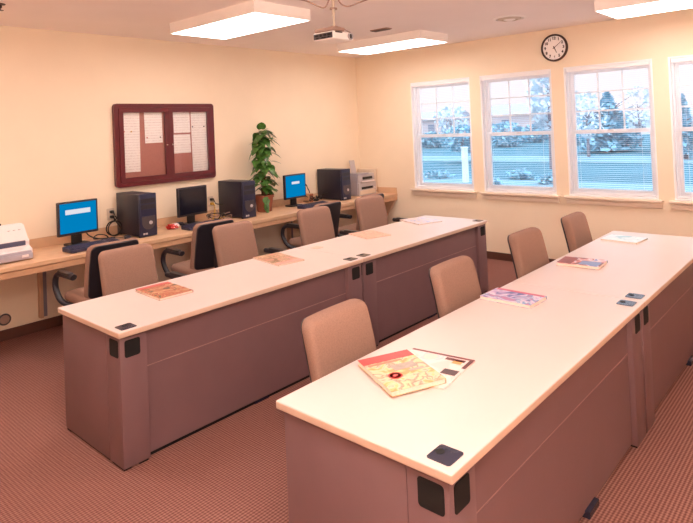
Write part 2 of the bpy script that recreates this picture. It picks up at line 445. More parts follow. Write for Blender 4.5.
bm = B(); box(bm, .02, .10, -.004, .001, .05, .060, .001); fin('vent_slot', bm, M['clockrim'], t)
t = thing('projector_mount', 'thin ceiling pole with bracket arms that holds up the white projector', 'bracket', (PX, PY, ZC))
bm = B(); tube(bm, [(.01, .0, 0), (.01, .0, -.17)], .012, 12); tube(bm, [(.01, 0, -.17), (.01, 0, -.262)], .008, 12); fin('pole', bm, M['beige'], t, 40)
bm = B(); lathe(bm, [(.03, 0), (.03, -.012)], 16, (.01, 0, -.118)); fin('collar', bm, M['ventgrey'], t, 40)
bm = B(); box(bm, -.002, .13, .0, .21, -.289, -.262, .004); fin('mount_plate', bm, M['ventgrey'], t)
bm = B(); box(bm, -.055, .075, -.055, .055, -.012, 0, .002); fin('ceiling_plate', bm, M['beige'], t)
bm = B()
for ex, ey in ((.02, .2), (.22, .02), (.02, .02), (.22, .2)):
    tube(bm, [(.01, 0, -.258), ((ex+.01)/2, ey/2, -.266), (ex, ey, -.292)], .005, 6)
fin('bracket_arm', bm, M['ventgrey'], t, 40)
bm = B()
tube(bm, smooth_path([(.005, .02, -.02), (-.02, .06, -.105), (-.06, .09, -.10), (-.12, .16, -.055), (-.20, .30, -.006)]), .006, 6)
tube(bm, smooth_path([(.02, -.02, -.02), (.05, -.05, -.09), (.09, -.09, -.11), (.14, -.16, -.085), (.22, -.22, -.05), (.34, -.34, -.006)]), .006, 6)
fin('cable', bm, M['ventgrey'], t, 40)

# ------------------------------------------------------------------ wall clock
t = thing('wall_clock', 'round wall clock with dark brown rim high between the windows', 'clock', (XW, 1.785, 2.605))
rr = .163
bm = B(); lathe(bm, [(rr, 0), (rr, -.02), (rr-.006, -.032), (rr-.016, -.034), (rr-.022, -.024), (rr-.022, 0)], 48, axis='X'); fin('rim', bm, M['clockrim'], t, 35)
bm = B(); lathe(bm, [(rr-.022, 0), (rr-.022, -.012)], 48, axis='X'); fin('dial', bm, M['clockface'], t, 35)
for k in range(1, 13):
    a = 2*PI*k/12
    cu = bpy.data.curves.new('numeral', 'FONT'); cu.body = str(k); cu.size = .045; cu.align_x = 'CENTER'; cu.align_y = 'CENTER'; cu.extrude = .0006; cu.offset = .0018
    tmp = bpy.data.objects.new('numeral_text', cu); me = bpy.data.meshes.new_from_object(tmp); bpy.data.objects.remove(tmp); bpy.data.curves.remove(cu)
    o = bpy.data.objects.new('numeral', me); COL.objects.link(o); o.parent = t
    o.location = (-.0135, -math.sin(a)*.112, math.cos(a)*.112); o.rotation_euler = (PI/2, 0, -PI/2)
    me.materials.clear(); me.materials.append(M['ink'])
def hand(nm, ang, ln, w, x):
    bm = B(); s, c = math.sin(ang), math.cos(ang)
    def P(l, q): return (x, -(s*l + c*q), c*l - s*q)
    pts = [P(-.02, w), P(ln, w*.5), P(ln, -w*.5), P(-.02, -w)]
    a = [bm.verts.new(p) for p in pts]; b = [bm.verts.new((p[0]-.0015, p[1], p[2])) for p in pts]
    bm.faces.new(a); bm.faces.new(b)
    for k in range(4): bm.faces.new((a[k], a[(k+1) % 4], b[(k+1) % 4], b[k]))
    fin(nm, bm, M['ink'], t)
hand('hour_hand', math.radians(155), .068, .006, -.015); hand('minute_hand', math.radians(54), .105, .004, -.018)
bm = B(); lathe(bm, [(.008, -.012), (.008, -.021)], 16, axis='X'); fin('hub', bm, M['ink'], t)

# ------------------------------------------------------------------ notice board and its papers
BX0, BX1, BZ0, BZ1 = 1.368, 2.563, 1.245, 2.12
t = thing('notice_board', 'maroon framed two-door glass notice board on the wall above the computers', 'notice board', ((BX0+BX1)/2, YW, (BZ0+BZ1)/2))
W_, H_ = BX1-BX0, BZ1-BZ0
def ringplate(bm, w, h, fw, r, d0, d1, cx=0.0, cz=0.0, ri=.004):
    o = rrect(w, h, r, seg=2); q = rrect(w-2*fw, h-2*fw, ri, seg=2); n = len(o)
    A = [[bm.verts.new((cx+u, d, cz+v)) for u, v in pts] for pts, d in ((o, d0), (o, d1), (q, d1), (q, d0))]
    for i in range(4):
        a, b = A[i], A[(i+1) % 4]
        for k in range(n): bm.faces.new((a[k], a[(k+1) % n], b[(k+1) % n], b[k]))
bm = B(); ringplate(bm, W_, H_, .045, .035, 0, -.045); fin('case_frame', bm, M['maroon'], t, 40)
bm = B(); box(bm, -W_/2+.046, W_/2-.046, -.012, -.001, -H_/2+.046, H_/2-.046); fin('cork_panel', bm, M['cork'], t)
for nm, x0, x1, kx in (('door', -W_/2+.046, .0125, -.02), ('door', .0125, W_/2-.046, .045)):
    w = x1-x0-.002; c = (x0+x1)/2; h = H_-.094
    bm = B(); ringplate(bm, w, h, .048, .006, -.030, -.052, c, 0); d = fin(nm, bm, M['maroon'], t, 40)
    bm = B(); box(bm, c-w/2+.045, c+w/2-.045, -.040, -.037, -h/2+.045, h/2-.045); fin('pane', bm, M['pane'], d)
    bm = B(); lathe(bm, [(.009, -.052), (.009, -.058), (.004, -.060)], 14, (kx, 0, -.02), axis='Y'); fin('lock', bm, M['chrome'], d, 50)
def paper(x0, x1, z0, z1, label, pins=(), lean=0.0, dy=0.0):
    x0 -= .017; x1 -= .017; w, h = x1-x0, z1-z0
    o = thing('pinned_paper', label, 'paper', ((x0+x1)/2, YW-.0135-dy, (z0+z1)/2), 0, 'papers pinned in the notice board')
    o.rotation_euler = (0, lean, 0)
    bm = B(); n = 6
    top = []
    for k in range(n+1):
        zz = h/2 - h*k/n; cu = -.006*math.sin(PI*k/n*.5)**2
        top.append([bm.verts.new((-w/2, cu-.0004, zz)), bm.verts.new((w/2, cu-.0004, zz)), bm.verts.new((w/2, cu+.0002, zz)), bm.verts.new((-w/2, cu+.0002, zz))])
    for a, b in zip(top, top[1:]):
        for k in range(4): bm.faces.new((a[k], a[(k+1) % 4], b[(k+1) % 4], b[k]))
    bm.faces.new(top[0]); bm.faces.new(top[-1])
    fin('sheet', bm, M['paper'], o, 40)
    for px, pz, mk in pins:
        bm = B(); lathe(bm, [(.007, -.002), (.007, -.010), (.003, -.013)], 10, (px, 0, pz), axis='Y'); fin('push_pin', bm, M[mk], o, 40)
paper(1.478, 1.668, 1.395, 2.052, 'long narrow printed sheet at the left end of the notice board', [(-.08, .1, 'red'), (0, .1, 'yellow')], math.radians(1))
paper(1.725, 1.930, 1.692, 2.052, 'printed sheet at upper right inside the left door of the notice board', [(.075, -.03*4, 'ink'), (-.08, -.12, 'red')])
paper(2.068, 2.275, 1.790, 2.052, 'upper of two stacked printed sheets inside the right door of the notice board')
paper(2.062, 2.275, 1.560, 1.772, 'small square sheet, lower of two stacked papers inside the right door of the notice board')
paper(2.290, 2.500, 1.318, 2.052, 'long printed sheet at the right end of the notice board', [(.06, .17, 'ink'), (-.09, .17, 'slot')], 0, .002)

# ------------------------------------------------------------------ counter along the left wall
ZK, YF = .775, 4.25
t = thing('computer_counter', 'long light oak counter with backsplash running along the left wall', 'counter', (2, YW, 0))
CX0, CX1 = -2.6, XW-.004
bm = B(); box(bm, CX0-2, CX1-2, YF-YW, -.003, ZK-.034, ZK, .003); fin('worktop', bm, M['oak'], t)
bm = B(); box(bm, CX0-2, CX1-2, YF-YW+.007, YF-YW+.03, ZK-.090, ZK-.041, .002); box(bm, CX0-2, CX1-2, YF-YW+.018, YF-YW+.03, ZK-.041, ZK-.034); fin('apron', bm, M['oakedge'], t)
bm = B(); box(bm, CX0-2, CX1-2-.022, -.024, -.003, ZK, .862, .003); box(bm, CX1-2-.02, CX1-2, YF-YW+.005, -.003, ZK, .862, .003); fin('backsplash', bm, M['oak'], t)
for x in (.62, 2.28, 3.66):
    bm = B(); box(bm, x-2-.013, x-2+.013, -.075, -.013, .13, ZK-.034)
    sp = fin('support_panel', bm, M['support'], t)
    bm = B(); box(bm, x-2+.0135, x-2+.045, -.07, -.013, .14, ZK-.036); fin('support_edge', bm, M['bluegrey'], sp)
bm = B()
pts = [(YF-YW+.034, ZK-.034), (YF-YW+.034, ZK-.088), (-.45, .35), (-.40, .1), (-.013, .1), (-.013, ZK-.034)]
a = [bm.verts.new((CX1-2-.02, y, z)) for y, z in pts]; b = [bm.verts.new((CX1-2, y, z)) for y, z in pts]
bm.faces.new(a); bm.faces.new(b)
for k in range(len(pts)): bm.faces.new((a[k], a[(k+1) % len(pts)], b[(k+1) % len(pts)], b[k]))
fin('end_bracket', bm, M['oak'], t)
o = thing('wall_grommet', 'round brown cover plate on the wall under the counter at far left', 'cover plate', (.335, YW, .185))
bm = B(); lathe(bm, [(.052, 0), (.052, -.006), (.044, -.010), (.040, -.006)], 24, axis='Y'); fin('ring', bm, M['armgrey'], o, 40)
bm = B(); lathe(bm, [(.039, -.001), (.039, -.007), (.01, -.008)], 24, axis='Y'); fin('cap', bm, M['ventgrey'], o, 40)

# ------------------------------------------------------------------ desks
L_, D_, TH = 1.953, .797, .74
TP = .032
def make_desk(name, label):
    t = thing(name, label, 'desk', (0, 0, 0), 0, 'white topped training desks')
    bm = B(); box(bm, .0015, L_-.0015, 0, D_, TH-TP, TH, .006, 3)
    bmesh.ops.recalc_face_normals(bm, faces=bm.faces[:])
    for f in bm.faces:
        if f.normal.z < .5: f.material_index = 1
    fin('desktop', bm, [M['white_lam'], M['edge']], t)
    zt = TH-TP
    pw, pd, ins, zb = .15, .160, .016, .012
    for s in (0, 1):
        def fx(x): return x if s == 0 else L_-x
        def bx(bm, x0, x1, *a, **k): box(bm, min(fx(x0), fx(x1)), max(fx(x0), fx(x1)), *a, **k)
        bm = B(); bx(bm, ins if s == 0 else .008, ins+pw, .022, .022+pd, zb, zt, bev=.004); p = fin('corner_post', bm, M['mauve'], t, 40)
        xi = ins if s == 0 else .008
        bm = B(); plate(bm, .086, .092, .004, .012, lambda u, v, d: (fx(xi+.024+.044)+u, .022-.0025+d, .638+v)); fin('cable_hatch', bm, M['blackhole'], p)
        bm = B(); plate(bm, .098, .092, .004, .012, lambda u, v, d: ((xi-.0025+d) if s == 0 else (L_-xi+.0025-d), .022+.067+u, .640+v)); fin('cable_hatch', bm, M['blackhole'], p)
        bm = B(); bx(bm, xi+.002, xi+.028, .022+pd+.003, D_-.03, zb, zt, bev=.002); fin('end_panel', bm, M['mauve'], t, 40)
        bm = B(); bx(bm, xi+.006, xi+.05, .035, .17, 0, zb, bev=.002); bx(bm, xi+.006, xi+.035, .2, D_-.06, .004, zb); bx(bm, xi+.004, xi+.06, D_-.09, D_-.04, 0, zb, bev=.002); bx(bm, ins+pw-.06, ins+pw-.01, .03, .1, 0, zb); fin('foot', bm, M['blackhole'], t)
        # flat cord grommet in the top
        gx = fx(.076)
        bm = B(); plate(bm, .088, .088, .003, .010, lambda u, v, d: (gx+u, .072+v, TH+d)); g = fin('grommet_plate', bm, M['navyplate'], t)
        bm = B(); lathe(bm, [(.015, 0), (.015, .0012)], 18, (gx+.004, .094, TH+.003)); fin('cord_hole', bm, M['blackhole'], g)
    x0, x1 = ins+pw+.002, L_-(ins+pw)-.002
    zs = .50
    bm = B(); box(bm, x0, x1, -.0+.050, .070, .024, zs-.0025, .0015, 1); fin('lower_modesty_panel', bm, M['mauve'], t)
    bm = B(); box(bm, x0, x1, .050, .070, zs+.0025, zt-.012, .0015, 1); fin('upper_modesty_panel', bm, M['mauve'], t)
    bm = B(); box(bm, x0, x1, .0515, .068, zs-.003, zs+.003); fin('panel_joint', bm, M['seam'], t)
    bm = B(); box(bm, x0, x1, .064, .072, 0.0, .024); fin('kick_strip', bm, M['blackhole'], t)
    bm = B(); box(bm, 1.10, 1.22, .028, .1, 0, .034, .004); fin('floor_glide', bm, M['navyplate'], t)
    return t
desk = make_desk('training_desk', 'nearest white topped desk, in the front row at lower right of the photo')
dup(desk, (L_, 0, 0), 0, 'white topped desk at the window end of the right-hand row')
YL = 2.067
dup(desk, (0, YL, 0), 0, 'white topped desk at the near end of the left-hand row, end panel in full view')
far = dup(desk, (L_, YL, 0), 0, 'white topped desk at the window end of the left-hand row')
for q in COL.objects:       # the left-hand row stands on glides set further in
    if q.name.startswith('floor_glide') and q.parent is not None and q.parent.location.y > 1: q.location = (-.2, .028, 0)
bm = B(); plate(bm, .085, .085, .003, .008, lambda u, v, d: (.09+u, .625+v, TH+d)); fin('cable_cover', bm, M['edge'], far)

# ------------------------------------------------------------------ chairs
def make_chair():
    t = thing('office_chair', '', 'chair', (0, 0, 0), 0, 'tan office chairs')
    lean = math.radians(12)
    def back(u, v, d):
        wv = 1.0 + .05*math.cos(v*3.5) - .02
        q = u*wv
        y = .205 + v*math.sin(lean) + d - .10*(u/.4)**2*.55 + .05*(v/.44)**2*.5
        return (q, y, .683 + v*math.cos(lean))
    bm = B(); pillow(bm, .415, .47, .078, .052, .030, back, .004, .0); fin('backrest', bm, M['fabric'], t, 60)
    bm = B(); pillow(bm, .390, .448, .030, .045, .010, lambda u, v, d: back(u, v, d+.033), 0, .006); fin('back_shell', bm, M['shell'], t, 60)
    bm = B(); pillow(bm, .48, .455, .085, .09, .036, lambda u, v, d: (u, v-.015, .445 - d - (.02 if v < -.15 else 0)*((-v-.15)/.08)**2), .008, 0); fin('seat', bm, M['fabric'], t, 60)
    bm = B(); pillow(bm, .43, .41, .03, .08, .012, lambda u, v, d: (u, v-.01, .393 - d)); fin('seat_pan', bm, M['shell'], t, 60)
    bm = B(); tube(bm, smooth_path([(0, .10, .385), (0, .22, .385), (0, .268, .43), (0, .262, .56), (0, .268, .64)]), .03, 10, flat=.45); fin('back_support', bm, M['shell'], t, 60)
    for s in (-1, 1):
        bm = B()
        tube(bm, smooth_path([(s*.17, -.05, .385), (s*.235, -.09, .39), (s*.275, -.16, .43), (s*.285, -.225, .52), (s*.285, -.222, .60), (s*.282, -.17, .648), (s*.28, -.08, .655), (s*.275, .12, .655)]), .027, 10, flat=.8)
        a = fin('armrest', bm, M['shell'], t, 60)
        bm = B(); pillow(bm, .052, .23, .022, .024, .009, lambda u, v, d: (s*.278+u, -.04+v, .674 - d)); fin('arm_pad', bm, M['armpad'], a, 60)
    bm = B(); lathe(bm, [(.022, .392), (.022, .39), (.022, .22), (.032, .22), (.032, .09), (.045, .085), (.045, .06)], 16); fin('gas_column', bm, M['black'], t, 40)
    for k in range(5):
        an = 2*PI*k/5 + .3; c, s = math.cos(an), math.sin(an)
        bm = B(); tube(bm, [(c*.03, s*.03, .085), (c*.16, s*.16, .080), (c*.275, s*.275, .066)], .02, 8, radii=[.024, .02, .014]); lg = fin('base_leg', bm, M['black'], t, 50)
        bm = B(); cx, cy = c*.27, s*.27
        for q in (-.013, .013):
            r_ = []
            for side in (-.008, .008):
                ring = []
                for j in range(14):
                    b_ = 2*PI*j/14
                    loc = Vector((0.026*math.cos(b_), 0, .027 + .026*math.sin(b_)))
                    off = q + side
                    # wheel disc lies in the plane of the leg direction
                    ring.append(bm.verts.new((cx + loc.x*c - off*s, cy + loc.x*s + off*c, loc.z)))
                r_.append(ring)
            for j in range(14): bm.faces.new((r_[0][j], r_[0][(j+1) % 14], r_[1][(j+1) % 14], r_[1][j]))
            bm.faces.new(r_[0]); bm.faces.new(r_[1])
        fin('caster', bm, M['blackhole'], lg, 40)
    return t
ch = make_chair()
LIFT = [0, .012, .032, .014, 0, .03, .03, .04, 0, .02, 0, 0]
CH = [(.555, .755, 3, 'tan chair behind the nearest desk, closest to the two overlapping magazines'),
      (1.57, .755, 1, 'tan chair behind the right-hand row, beside the pink and blue magazine'),
      (2.565, .755, -1, 'tan chair behind the right-hand row, beside the dark red and blue magazine'),
      (3.545, .765, 2, 'tan chair at the window end of the right-hand row of desks'),
      (.73, 3.215, 0, 'tan chair nearest in the left-hand row, behind the red and orange magazine'),
      (1.735, 3.215, 2, 'tan chair in the left-hand row in front of the blank monitor'),
      (2.745, 3.23, -2, 'tan chair in the left-hand row in front of the third monitor, right of the plant'),
      (3.625, 3.23, -5, 'tan chair at the window end of the left-hand row, before the grey printer'),
      (.805, 4.06, 180, 'dark-backed chair turned to the counter below the nearest blue monitor'),
      (1.785, 4.06, 178, 'dark-backed chair turned to the counter below the blank monitor'),
      (3.30, 4.06, 181, 'dark-backed chair turned to the counter below the third monitor, right of the plant'),
      (4.10, 4.06, 180, 'chair turned to the counter in front of the third tower, mostly hidden')]
for k, (x, y, a, l) in enumerate(CH):
    if k == 0: first = (x, y, a, l)
    else:
        c = dup(ch, (x, y, 0), math.radians(a), l)
        for q in COL.objects:      # each chair stands at its own height on its gas column
            if q.parent == c and q.name.startswith('armrest') and 4 <= k <= 7 and q.data.vertices[0].co.x < 0: q.location.z -= .07
            if q.parent == c and not q.name.startswith(('gas_column', 'base_leg', 'armrest')): q.location.z += LIFT[k]
ch.location = (first[0], first[1], 0); ch.rotation_euler = (0, 0, math.radians(first[2])); ch['label'] = first[3]

# ------------------------------------------------------------------ magazines on the desks
def magazine(corners, th, stops, label, z=TH, scale=9, seed=0.0, band=None, extra=None, page='pages', name='magazine', tilt=None):
    """corners: the four measured corners on the desktop (left, far, right, near)"""
    P = [Vector((c[0], c[1], 0)) for c in corners]
    c = sum(P, Vector()) / 4
    ax = ((P[2]-P[1]) + (P[3]-P[0])).normalized()         # along the side that runs from far to right
    w = ((P[2]-P[1]).length + (P[3]-P[0]).length)/2; h = ((P[1]-P[0]).length + (P[2]-P[3]).length)/2
    w, h = max(w, h*1.0), h
    rz = math.atan2(ax.y, ax.x)
    t = thing(name, label, 'magazine', (c.x, c.y, z), rz, 'magazines on the desks')
    if tilt: t.rotation_euler = (tilt[0], tilt[1], rz)
    bm = B(); box(bm, -w/2+.002, w/2-.002, -h/2+.003, h/2-.003, .001, th-.001, .0008, 1); fin('pages', bm, M[page], t)
    m = cover_mat('cover_' + str(len(bpy.data.materials)), stops, scale, seed)
    bm = B(); box(bm, -w/2, w/2, -h/2, h/2, th-.001, th); box(bm, -w/2, w/2, -h/2, h/2, 0, .001); box(bm, -w/2, w/2, h/2-.001, h/2, .001, th-.001)
    cv = fin('cover', bm, m, t)
    for (u0, u1, v0, v1, colr, nm) in (band or []):
        mm = mat('ink_' + str(len(bpy.data.materials)), rgb(*colr), .35, var=.12, scale=40)
        bm = B(); box(bm, -w/2+w*u0, -w/2+w*u1, -h/2+h*v0, -h/2+h*v1, th, th+.0006); fin(nm, bm, mm, cv)
    return t, w, h
magazine([(.46, 2.75), (.682, 2.801), (.665, 2.421), (.436, 2.425)], .014, [(84, 76, 60), (200, 140, 96), (170, 60, 68), (220, 186, 136), (150, 60, 72)],
         'red and orange magazine on the near desk of the left-hand row', seed=1, band=[(.0, .14, 0, 1, (206, 90, 90), 'title_band')])
magazine([(1.487, 2.831), (1.718, 2.859), (1.652, 2.475), (1.428, 2.418)], .010, [(216, 160, 140), (140, 112, 76), (226, 186, 160), (170, 134, 96), (222, 160, 146)],
         'tan and brown magazine in front of the chair by the blank monitor', seed=2, band=[(.82, 1, 0, 1, (240, 170, 160), 'title_band')])
magazine([(2.623, 2.81), (2.894, 2.843), (2.781, 2.507), (2.528, 2.488)], .008, [(238, 190, 170), (226, 168, 150), (240, 204, 180), (214, 160, 140)],
         'pale pink magazine in the left-hand row just past the desk joint', seed=3)
magazine([(3.479, 2.839), (3.759, 2.858), (3.634, 2.518), (3.329, 2.469)], .010, [(240, 206, 186), (196, 200, 226), (244, 220, 206), (170, 184, 220)],
         'pale blue and peach magazine at the window end of the left-hand row', seed=4)
_, w, h = magazine([(.678, .654), (.702, .349), (.461, .322), (.44, .62)], .006, [(238, 206, 200), (246, 226, 220), (214, 200, 206), (246, 214, 200)],
         'thin white magazine with dark red border, partly under the thick one on the nearest desk', seed=5,
         band=[(.0, .05, .0, 1, (120, 46, 50), 'cover_border'), (.05, .34, .94, 1, (96, 36, 40), 'cover_border'), (.12, .24, .74, .88, (232, 160, 90), 'cover_picture'), (.08, .16, .60, .90, (110, 50, 50), 'cover_picture'), (.44, .60, .74, .96, (74, 42, 46), 'cover_picture')])
t, w, h = magazine([(.415, .731), (.626, .649), (.5, .357), (.254, .417)], .020, [(206, 150, 80), (230, 190, 120), (226, 200, 166), (150, 126, 104), (232, 200, 150)],
         'thick red and yellow magazine on top of a thinner one on the nearest desk', z=TH+.0062, seed=6, scale=11,
         band=[(.0, .20, 0, 1, (186, 54, 52), 'title_band'), (.22, .27, .06, .7, (222, 120, 90), 'title_line'), (.36, .52, .40, .84, (168, 152, 140), 'cover_picture'), (.56, .62, .62, .9, (180, 160, 146), 'cover_picture')])
bm = B(); lathe(bm, [(.030, 0), (.030, .0007), (.023, .0007), (.023, 0)], 24, (.048, -.045, .0206)); lathe(bm, [(.012, 0), (.012, .0008)], 24, (.048, -.045, .0206)); fin('round_emblem', bm, M['red'], t)
magazine([(1.54, .787), (1.694, .766), (1.73, .484), (1.486, .438)], .020, [(70, 92, 160), (190, 160, 206), (226, 214, 226), (104, 150, 200), (186, 110, 160)],
         'pink and blue magazine on the nearest desk, towards its joint', seed=7, band=[(.03, .98, .86, 1, (206, 90, 120), 'title_band')])
magazine([(2.477, .741), (2.692, .727), (2.711, .454), (2.5, .43)], .020, [(120, 60, 50), (214, 120, 110), (236, 222, 226), (110, 130, 180)],
         'dark red and blue magazine on the far desk of the right-hand row', seed=8, band=[(.0, .34, .05, .95, (140, 58, 54), 'cover_picture'), (.5, .95, .1, .6, (120, 140, 184), 'cover_picture')])
magazine([(3.456, .75), (3.656, .734), (3.657, .46), (3.40, .43)], .014, [(150, 196, 204), (226, 232, 232), (190, 214, 220), (240, 236, 232)],
         'pale teal magazine at the window end of the right-hand row', seed=9, scale=7)

# ------------------------------------------------------------------ computers on the counter
def cord(name, pts, r, mt, label, cat='cable', group='cables on the counter', n=8):
    bm = B(); tube(bm, smooth_path(pts, n), r, 6); o = fin(name, bm, M[mt], None, 60); tag(o, label, cat, group); return o
def make_tower(loc, label, rz=0):
    t = thing('computer_tower', label, 'computer', loc, rz, 'dark computer towers')
    w, d, h = .18, .478, .428
    bm = B(); box(bm, 0, w, .03, d, .012, h-.004, .004); fin('case', bm, M['navy'], t, 40)
    bm = B(); box(bm, .0, w, 0, .03, .006, h, .010, 3); bz = fin('front_bezel', bm, M['navyfront'], t, 40)
    for k, z in enumerate((.335, .275)):
        bm = B(); box(bm, .014, w-.014, -.003, .001, z, z+.045, .002, 1); fin('drive_door', bm, M['shell'], bz)
    # grey shield-shaped panel with the round power button
    bm = B(); n = 20; pts = [(.022, .205), (w-.022, .205)] + [(w/2 + (w/2-.022)*math.cos(a), .150 - .075*math.sin(a)) for a in [PI*k/n for k in range(n+1)]]
    a = [bm.verts.new((x, -.004, z)) for x, z in pts]; b = [bm.verts.new((x, .001, z)) for x, z in pts]
    bm.faces.new(a); bm.faces.new(b)
    for k in range(len(pts)): bm.faces.new((a[k], a[(k+1) % len(pts)], b[(k+1) % len(pts)], b[k]))
    sh = fin('front_shield', bm, M['armgrey'], bz)
    bm = B(); lathe(bm, [(.018, -.003), (.018, -.009), (.012, -.011)], 20, (w/2+.02, 0, .140), axis='Y'); fin('power_button', bm, M['silver'], sh, 50)
    bm = B(); box(bm, .03, .05, -.003, .001, .025, .043, .001, 1); box(bm, .056, .076, -.003, .001, .025, .043, .001, 1); fin('badge', bm, M['silver'], bz)
    bm = B()
    for x in (.02, w-.02):
        for y in (.05, d-.04): lathe(bm, [(.012, 0), (.012, .013)], 10, (x, y, 0))
    fin('foot', bm, M['blackhole'], t)
    return t
tw = make_tower((1.365, 4.455, ZK), 'dark computer tower below the notice board, beside the nearest blue monitor')
dup(tw, (2.595, 4.455, ZK), 0, 'dark computer tower between the blank monitor and the potted plant')
dup(tw, (4.225, 4.455, ZK), 0, 'dark computer tower beside the grey printer near the corner')
def monitor(loc, label, on, rz=0):
    t = thing('flat_monitor', label, 'monitor', loc, rz, 'flat monitors on the counter')
    w, h, z0 = .375, .315, .10
    bm = B(); box(bm, -w/2, w/2, -.015, .022, z0, z0+h, .006, 2); box(bm, -w/2+.05, w/2-.05, .022, .05, z0+.05, z0+h-.05, .012, 2); hs = fin('housing', bm, M['shell'], t, 40)
    bm = B(); box(bm, -w/2+.017, w/2-.017, -.0165, -.012, z0+.024, z0+h-.016); sc = fin('screen', bm, M['blue'] if on else M['screenoff'], hs)
    if on:
        a, b, c, d = on
        bm = B(); box(bm, -w/2+w*a, -w/2+w*b, -.0175, -.0166, z0+h*c, z0+h*d); fin('dialog_box', bm, M['white_em'], sc)
    bm = B(); box(bm, -.048, .048, .024, .050, .012, .22, .008, 3); fin('stand_neck', bm, M['black'], t, 50)
    bm = B(); pillow(bm, .20, .17, .016, .04, .006, lambda u, v, d: (u, v+.03, .008-d)); fin('stand_base', bm, M['black'], t, 50)
    return t
monitor((.893, 4.72, ZK), 'monitor with lit blue screen and white dialog strip, nearest on the counter', (.18, .80, .62, .76), math.radians(4))
monitor((2.11, 4.72, ZK), 'monitor with dark blank screen between the first two towers', None, math.radians(4))
monitor((3.615, 4.72, ZK), 'monitor with lit blue screen, right of the potted plant', (.32, .68, .60, .70), math.radians(2))
def keyboard(loc, label, rz=0):
    t = thing('keyboard', label, 'keyboard', loc, rz, 'dark keyboards')
    bm = B(); W, D = .475, .17
    vs = [(-W/2, -D/2, .004), (W/2, -D/2, .004), (W/2, D/2, .004), (-W/2, D/2, .004), (-W/2, -D/2, .026), (W/2, -D/2, .026), (W/2, D/2, .046), (-W/2, D/2, .046)]
    v = [bm.verts.new(p) for p in vs]
    for f in ((0,1,2,3),(4,7,6,5),(0,4,5,1),(1,5,6,2),(2,6,7,3),(3,7,4,0)): bm.faces.new([v[i] for i in f])
    bmesh.ops.bevel(bm, geom=bm.edges[:], offset=.003, segments=2, affect='EDGES'); fin('tray', bm, M['keynavy'], t, 40)
    bm = B()
    for r_ in range(5):
        for k in range(14):
            x = -W/2+.016+k*.0238; y = -D/2+.024+r_*.025; z = .026+.020*(y+D/2)/D
            box(bm, x, x+.0195, y, y+.020, z, z+.007)
    fin('main_keys', bm, M['keynavy'], t)
    bm = B()
    for r_ in range(5):
        for k in range(15, 18):
            x = -W/2+.016+k*.0238; y = -D/2+.024+r_*.025; z = .026+.020*(y+D/2)/D
            box(bm, x, x+.0195, y, y+.020, z, z+.007)
    fin('number_keys', bm, M['keynavy'], t)
    bm = B(); box(bm, -W/2+.02, -W/2+.05, -D/2+.01, -D/2+.03, 0, .006); box(bm, W/2-.05, W/2-.02, -D/2+.01, -D/2+.03, 0, .006); box(bm, -W/2+.02, -W/2+.05, D/2-.03, D/2-.01, 0, .006); box(bm, W/2-.05, W/2-.02, D/2-.03, D/2-.01, 0, .006); fin('foot', bm, M['blackhole'], t)
keyboard((.90, 4.42, ZK), 'dark keyboard in front of the nearest blue monitor', math.radians(4))
keyboard((2.08, 4.44, ZK), 'dark keyboard in front of the blank monitor, half hidden by a chair', math.radians(3))
keyboard((3.67, 4.41, ZK), 'dark keyboard in front of the blue monitor right of the plant', math.radians(2))
def mouse(loc, label, rz=0):
    o = thing('computer_mouse', label, 'mouse', loc, rz, 'computer mice')
    bm = B(); pillow(bm, .062, .11, .034, .03, .014, lambda u, v, d: (u, v, .017-d*(1-.25*abs(v)/.055)), .004); fin('body', bm, M['navy'], o, 60)
    bm = B(); box(bm, -.004, .004, -.045, -.02, .033, .038, .001, 1); fin('scroll_wheel', bm, M['armgrey'], o)
mouse((1.285, 4.56, ZK), 'dark mouse right of the nearest keyboard', -.3)
mouse((1.99, 4.80, ZK), 'black mouse left of the blank monitor stand', .5)
# crumpled wrapper
bm = B(); bmesh.ops.create_icosphere(bm, subdivisions=3, radius=.05)
for v in bm.verts:
    k = .75 + .5*R.random(); v.co *= k; v.co.z = max(v.co.z*.62, -.022); v.co.x *= 1.35
for f in bm.faces:
    if f.calc_center_median().x > .01 + .03*math.sin(f.index): f.material_index = 1
o = fin('crumpled_wrapper', bm, [M['red'], M['printerwhite']], None, None, (1.83, 4.66, ZK+.024)); tag(o, 'crumpled red and white wrapper on the counter right of the first tower', 'wrapper')

# outlets and cables
def outlet(x, z, label, plug):
    t = thing('power_outlet', label, 'outlet', (x, YW, z), 0, 'wall outlets')
    bm = B(); plate(bm, .075, .118, -.006, .006, lambda u, v, d: (u, d, v)); fin('cover_plate', bm, M['beige'], t)
    bm = B(); plate(bm, .034, .030, -.003, .010, lambda u, v, d: (u, -.006+d, v+.025)); plate(bm, .034, .030, -.003, .010, lambda u, v, d: (u, -.006+d, v-.025)); fin('socket', bm, M['printerwhite'], t)
    return t
outlet(1.315, .985, 'beige wall outlet with black plugs left of the first tower', True)
outlet(2.50, .965, 'beige wall outlet with yellow and black plugs left of the second tower', True)
outlet(3.98, .98, 'beige wall outlet between the third monitor and third tower', True)
def plug(x, z, label, mk='black'):
    t = thing('power_plug', label, 'plug', (x, YW-.010, z), 0, 'power plugs')
    bm = B(); box(bm, -.016, .016, -.045, 0, -.014, .014, .005, 2); fin('body', bm, M[mk], t, 40)
    bm = B(); tube(bm, smooth_path([(0, -.044, 0), (0, -.062, -.004), (.004, -.07, -.03)]), .007, 8); fin('strain_relief', bm, M[mk], t, 50)
plug(1.315, 1.011, 'upper black plug in the outlet left of the first tower')
plug(1.315, .960, 'lower black plug in the outlet left of the first tower')
plug(2.50, .990, 'black plug in the outlet left of the second tower')
plug(2.50, .940, 'yellow plug in the outlet left of the second tower', 'yellow')
plug(3.98, 1.006, 'black plug in the outlet left of the third tower')
